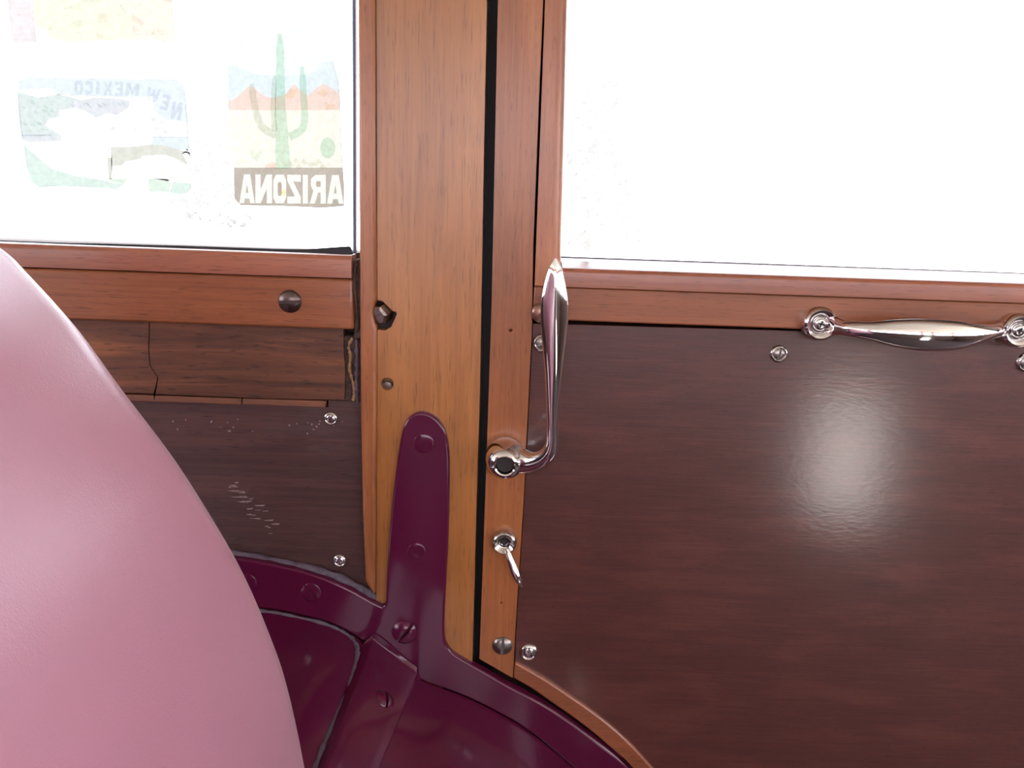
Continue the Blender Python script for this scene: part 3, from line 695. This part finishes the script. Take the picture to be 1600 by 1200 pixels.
def blob(path, w0, w1):
    """tapering stem with round tip from a pixel path"""
    q = catmull([Vector((x, y, 0)) for x, y in path], 4); l_, r_ = [], []
    for i, p in enumerate(q):
        d = (q[min(i + 1, len(q) - 1)] - q[max(i - 1, 0)]).normalized(); n = Vector((-d.y, d.x, 0)); t = i / (len(q) - 1)
        w = (w0 + (w1 - w0) * t) * (1 + .06 * math.sin(i * 1.9))
        if i >= len(q) - 2: w *= .62
        l_.append((p.x + n.x * w, p.y + n.y * w)); r_.append((p.x - n.x * w, p.y - n.y * w))
    return l_ + r_[::-1]
sheet('cactus_trunk', blob([(443, 264), (441, 235), (440, 205), (438, 170), (438, 130), (438, 90), (437, 53)], 12, 5), gi, AZ, 1)
sheet('cactus_trunk', blob([(429, 205), (427, 170), (428, 140), (429, 118)], 4.5, 3.6), gi2, AZ, 2)
sheet('cactus_arm', blob([(431, 211), (418, 205), (408, 196), (401, 178), (396, 155), (394, 131)], 6.2, 5), gi2, AZ, 1)
sheet('cactus_arm', blob([(452, 214), (464, 208), (474, 198), (476, 175), (474, 145), (472, 104)], 6.6, 4.8), gi, AZ, 1)
sheet('barrel_cactus', [(512 + 12 * math.cos(a), 231 + 16.5 * math.sin(a)) for a in [2 * math.pi * i / 18 for i in range(18)]], gi, AZ, 1)
sheet('brush', [(390, 236), (395, 234), (400, 240), (410, 236), (405, 246), (402, 253), (394, 247)], ink('brush_green', (.84, .93, .86)), AZ, 1)
sheet('rock', [(415, 258), (424, 253), (432, 255), (433, 263), (414, 263)], ri, AZ, 1)
rnd = random.Random(3)
for i in range(9):
    x0 = 448 + i * 7 + rnd.uniform(-2, 2); y0 = 256 + rnd.uniform(-6, 5)
    sheet('brush', [(x0 - 5, y0 + 2), (x0 - 1, y0 - 5), (x0 + 3, y0 - 1), (x0 + 6, y0 + 3), (x0, y0 + 5)], bi, AZ, 1)
sheet('letter_bird', [(440, 300), (445, 294), (448, 303), (442, 308)], yi, AZ, 1)
for px_ in ([(446, 148), (454, 138), (464, 141), (460, 152), (448, 156)], [(507, 158), (516, 164), (524, 162), (522, 171), (510, 171)], [(494, 146), (503, 139), (514, 145), (506, 152)]): sheet('ore_patch', px_, oi, AZ, 1)
ol = [(x, y) for x, y in archs]
for a_, b__ in list(zip(ol[16:], ol[17:])) + [((529, 125), (532, 172)), ((532, 172), (538, 300)), ((355, 135), (357, 172)), ((357, 172), (366, 311))]:
    sheet('border_line', stroke(a_, b__, 1.5), li, AZ, 2)

# -- New Mexico decal
NM = root('window_decal', P(165, 210, YD0), 'rounded flaking landscape decal lettered NEW MEXICO in mirror writing, left of the cactus', 'decal', group='travel decals on the car window')
G_ = {k: film('film_nm_' + k, c) for k, c in dict(sky=(.88, .95, 1.0), clear=(1.06, 1.06, 1.05), hill=(.80, .88, .86), dusk=(.84, .86, .90), green=(.80, .93, .86), lime=(.82, .94, .82), olive=(.82, .82, .74), cream=(1.06, 1.02, .98), water=(.86, .94, .99)).items()}
sheet('sky_print', [(35, 121), (272, 124), (283, 129), (289, 140), (294, 190), (262, 188), (240, 172), (238, 150), (200, 152), (150, 151), (118, 150), (90, 148), (78, 138), (40, 140), (27, 142), (30, 128)], G_['sky'], NM)
sheet('hill_print', [(27, 143), (60, 152), (75, 150), (90, 147), (115, 153), (128, 156), (112, 163), (100, 171), (92, 172), (94, 182), (76, 186), (70, 196), (82, 204), (94, 211), (60, 212), (33, 212), (29, 180)], G_['hill'], NM)
sheet('hill_print', [(92, 172), (100, 171), (112, 163), (128, 156), (150, 152), (185, 154), (204, 158), (200, 168), (182, 180), (168, 176), (150, 184), (135, 174), (118, 168)], G_['dusk'], NM)
sheet('flaked_patch', [(94, 211), (82, 204), (70, 196), (76, 186), (94, 182), (92, 172), (118, 168), (135, 174), (150, 184), (168, 176), (182, 180), (200, 168), (204, 158), (200, 152), (238, 150), (240, 172), (262, 188), (294, 190), (295, 214), (280, 215), (240, 214), (236, 226), (200, 230), (173, 230), (168, 246), (170, 280), (165, 282), (120, 276), (80, 264), (58, 245), (40, 230), (36, 222), (96, 220)], G_['clear'], NM)
sheet('lake_print', [(33, 212), (94, 211), (96, 220), (36, 222)], G_['dusk'], NM)
sheet('meadow_print', [(36, 224), (40, 230), (58, 245), (80, 264), (120, 276), (165, 282), (171, 285), (195, 287), (182, 296), (150, 294), (100, 291), (62, 293), (48, 284), (42, 262)], G_['green'], NM)
sheet('lake_print', [(236, 226), (240, 214), (280, 215), (295, 214), (296, 235), (280, 234), (255, 227)], G_['water'], NM)
sheet('mesa_print', [(173, 230), (200, 230), (236, 226), (255, 227), (280, 234), (296, 238), (297, 258), (288, 256), (276, 248), (258, 242), (222, 243), (220, 248), (196, 252), (190, 258), (174, 259)], G_['olive'], NM)
sheet('plain_print', [(174, 259), (190, 258), (196, 252), (220, 248), (222, 243), (258, 242), (276, 248), (288, 256), (297, 258), (299, 284), (270, 284), (232, 278), (176, 277)], G_['cream'], NM)
sheet('mesa_shadow', [(168, 246), (175, 246), (175, 280), (170, 280)], G_['olive'], NM)
sheet('meadow_print', [(171, 279), (198, 279), (195, 287), (172, 285)], G_['lime'], NM)
sheet('meadow_print', [(232, 279), (262, 280), (268, 290), (264, 300), (233, 300), (231, 288)], G_['lime'], NM)
sheet('meadow_print', [(270, 284), (299, 286), (299, 294), (292, 302), (282, 304), (264, 301), (268, 291)], G_['green'], NM)
lk = ink('lettering_grey', (.84, .85, .88)); lk2 = ink('lettering_violet', (.84, .83, .90))
for ch, cx, cy, w_, h_, rot in (('O', 123, 137, 13, 22, 0), ('C', 139, 137, 12, 22, 0), ('I', 153, 137, 6, 21, 0), ('X', 169, 138, 15, 22, 0), ('E', 186, 139, 12, 22, 2), ('M', 207, 140, 21, 20, 4), ('W', 239, 148, 22, 21, 14), ('E', 258, 160, 12, 24, 14), ('N', 276, 173, 16, 28, 8)):
    ca, sa = math.cos(math.radians(rot)), math.sin(math.radians(rot))
    def fn(u, v): 
        x = (u - .5) * w_; y = (v - .5) * h_; return (cx + x * ca - y * sa, cy + x * sa + y * ca)
    o_, c_ = glyph(ch, fn)
    sheet('letter', o_, lk if cx < 220 else lk2, NM, 2, holes=[c_] if c_ else [])
di = ink('fleck_grey', (.86, .88, .88)); wi = ink('forest_green', (.86, .92, .88))
for i in range(26):
    x0 = rnd.uniform(36, 88); y0 = rnd.uniform(158, 206); s0 = rnd.uniform(2, 5)
    if x0 > 74 and y0 > 180: continue
    sheet('fleck', [(x0 - s0, y0), (x0, y0 - s0 * .6), (x0 + s0, y0 + s0 * .4), (x0 + s0 * .2, y0 + s0 * .8)], wi, NM, 1)
for i in range(16):
    x0 = rnd.uniform(110, 195); y0 = 158 + rnd.uniform(0, 12); s0 = rnd.uniform(2, 4)
    sheet('fleck', [(x0 - s0, y0 - s0), (x0 + s0, y0), (x0 + s0 * .6, y0 + s0)], di, NM, 1)
for x0, y0, s0 in ((177, 200, 5), (247, 200, 6), (258, 206, 5), (250, 212, 4), (212, 202, 5), (265, 200, 3), (240, 186, 5), (252, 190, 5)):
    sheet('fleck', [(x0 - s0, y0), (x0, y0 - s0 * .7), (x0 + s0, y0 + s0 * .2), (x0 - s0 * .2, y0 + s0 * .7)], di, NM, 1)
for a_, b__ in (((35, 121), (272, 124)), ((289, 140), (299, 284)), ((299, 284), (298, 295)), ((232, 301), (284, 304.5)), ((33, 211), (80, 211)), ((236, 214.5), (294, 214.5)), ((28, 150), (36, 225)), ((37, 225), (44, 270))):
    sheet('border_line', stroke(a_, b__, 1.6), ink('border_blue', (.80, .83, .88)), NM, 2)

# -- yellow decal at the top
YL = root('window_decal', P(145, 10, YD0), 'pale yellow picture-map decal with pink side column at the window top', 'decal', group='travel decals on the car window')
Yf = {k: film('film_map_' + k, c) for k, c in dict(yellow=(1.03, 1.03, .86), peach=(1.03, .99, .88), pink=(.97, .90, .92), box=(1.03, .93, .95), grey=(.93, .93, .93), clear=(1.06, 1.06, 1.05)).items()}
col_out = [(12, 0), (10, -90), (48, -90), (51, 0), (55, 45), (58, 66), (20, 67), (15, 35)]
boxes = [[(19, -60), (42, -60), (43, -30), (20, -30)], [(19, -22), (44, -22), (43, 11), (18, 11)], [(16, 14), (43, 14), (44, 31), (18, 31)], [(17, 35), (46, 35), (47, 52), (19, 52)]]
sheet('side_column', col_out, Yf['pink'], YL, holes=boxes)
for b__ in boxes: sheet('picture_box', b__, Yf['box'], YL)
sheet('map_field', [(51, 0), (48, -90), (182, -90), (182, 2), (196, 20), (208, 22), (205, 62), (110, 66), (80, 60), (72, 46), (55, 42)], Yf['yellow'], YL)
sheet('map_field', [(182, 2), (182, -90), (266, -90), (270, 6), (274, 66), (205, 62), (208, 22), (196, 20)], Yf['peach'], YL)
sheet('flaked_patch', [(55, 42), (72, 46), (80, 60), (110, 66), (60, 67), (57, 55)], Yf['clear'], YL)
mi = ink('map_grey', (.90, .90, .87)); mb = ink('map_brown', (.92, .89, .86)); mr = ink('map_red', (.97, .88, .86))
for p_, i_ in (([(124, 3), (140, -3), (158, 2), (150, 4)], mi), ([(98, 14), (106, 9), (116, 9), (118, 14)], mi), ([(118, 6), (124, 5), (125, 14), (119, 15)], mb), ([(104, 41), (110, 36), (122, 31), (128, 32), (129, 41), (122, 42)], mi), ([(152, 22), (167, 20), (168, 38), (160, 34), (155, 38)], mb), ([(185, 6), (190, 8), (200, 20), (196, 21)], mi), ([(183, 20), (190, 24), (190, 28), (184, 25)], mi), ([(206, 22), (215, 28), (225, 35), (222, 41), (212, 36), (206, 32)], mr), ([(206, 40), (218, 46), (220, 49), (207, 49)], mr), ([(236, 53), (240, 45), (244, 53)], mr), ([(244, 46), (256, 46), (257, 53), (245, 53)], mr), ([(150, 50), (158, 54), (162, 60), (152, 61)], mb), ([(74, 43), (80, 43), (81, 47), (75, 47)], mi), ([(250, -1), (266, -2), (268, 4), (262, 4)], mb), ([(28, 22), (33, 21), (33, 25), (29, 25)], mb), ([(31, 42), (35, 41), (36, 46), (32, 46)], mb)):
    sheet('map_motif', p_, i_, YL, 1)
for a_, b__ in (((228, 66.5), (276, 67)), ((110, 51), (140, 51)), ((210, 54), (258, 54)), ((58, 67), (150, 66))):
    sheet('border_line', stroke(a_, b__, 1.3), mi, YL, 2)

# -- residue left by lost stickers
RS = sheet('sticker_residue', [(285, 240), (300, 225), (330, 212), (352, 222), (360, 262), (368, 320), (395, 340), (380, 358), (330, 352), (290, 340), (262, 330), (250, 312), (300, 305), (305, 280)], film('residue_film', (.94, .94, .93), .505, 1.0), None)
tag(RS, 'faint grey sticker residue flecks on glass between the two lower decals', 'residue', kind='stuff')
YD0 = YG - .0006
RS2 = sheet('sticker_residue', [(885, 210), (925, 130), (965, 125), (968, 240), (985, 300), (1003, 375), (985, 382), (950, 340), (925, 395), (886, 395)], film('residue_film_door', (.97, .94, .92), .515, 1.0), None)
tag(RS2, 'faint peeling residue streaks on the door glass above the handle', 'residue', kind='stuff')
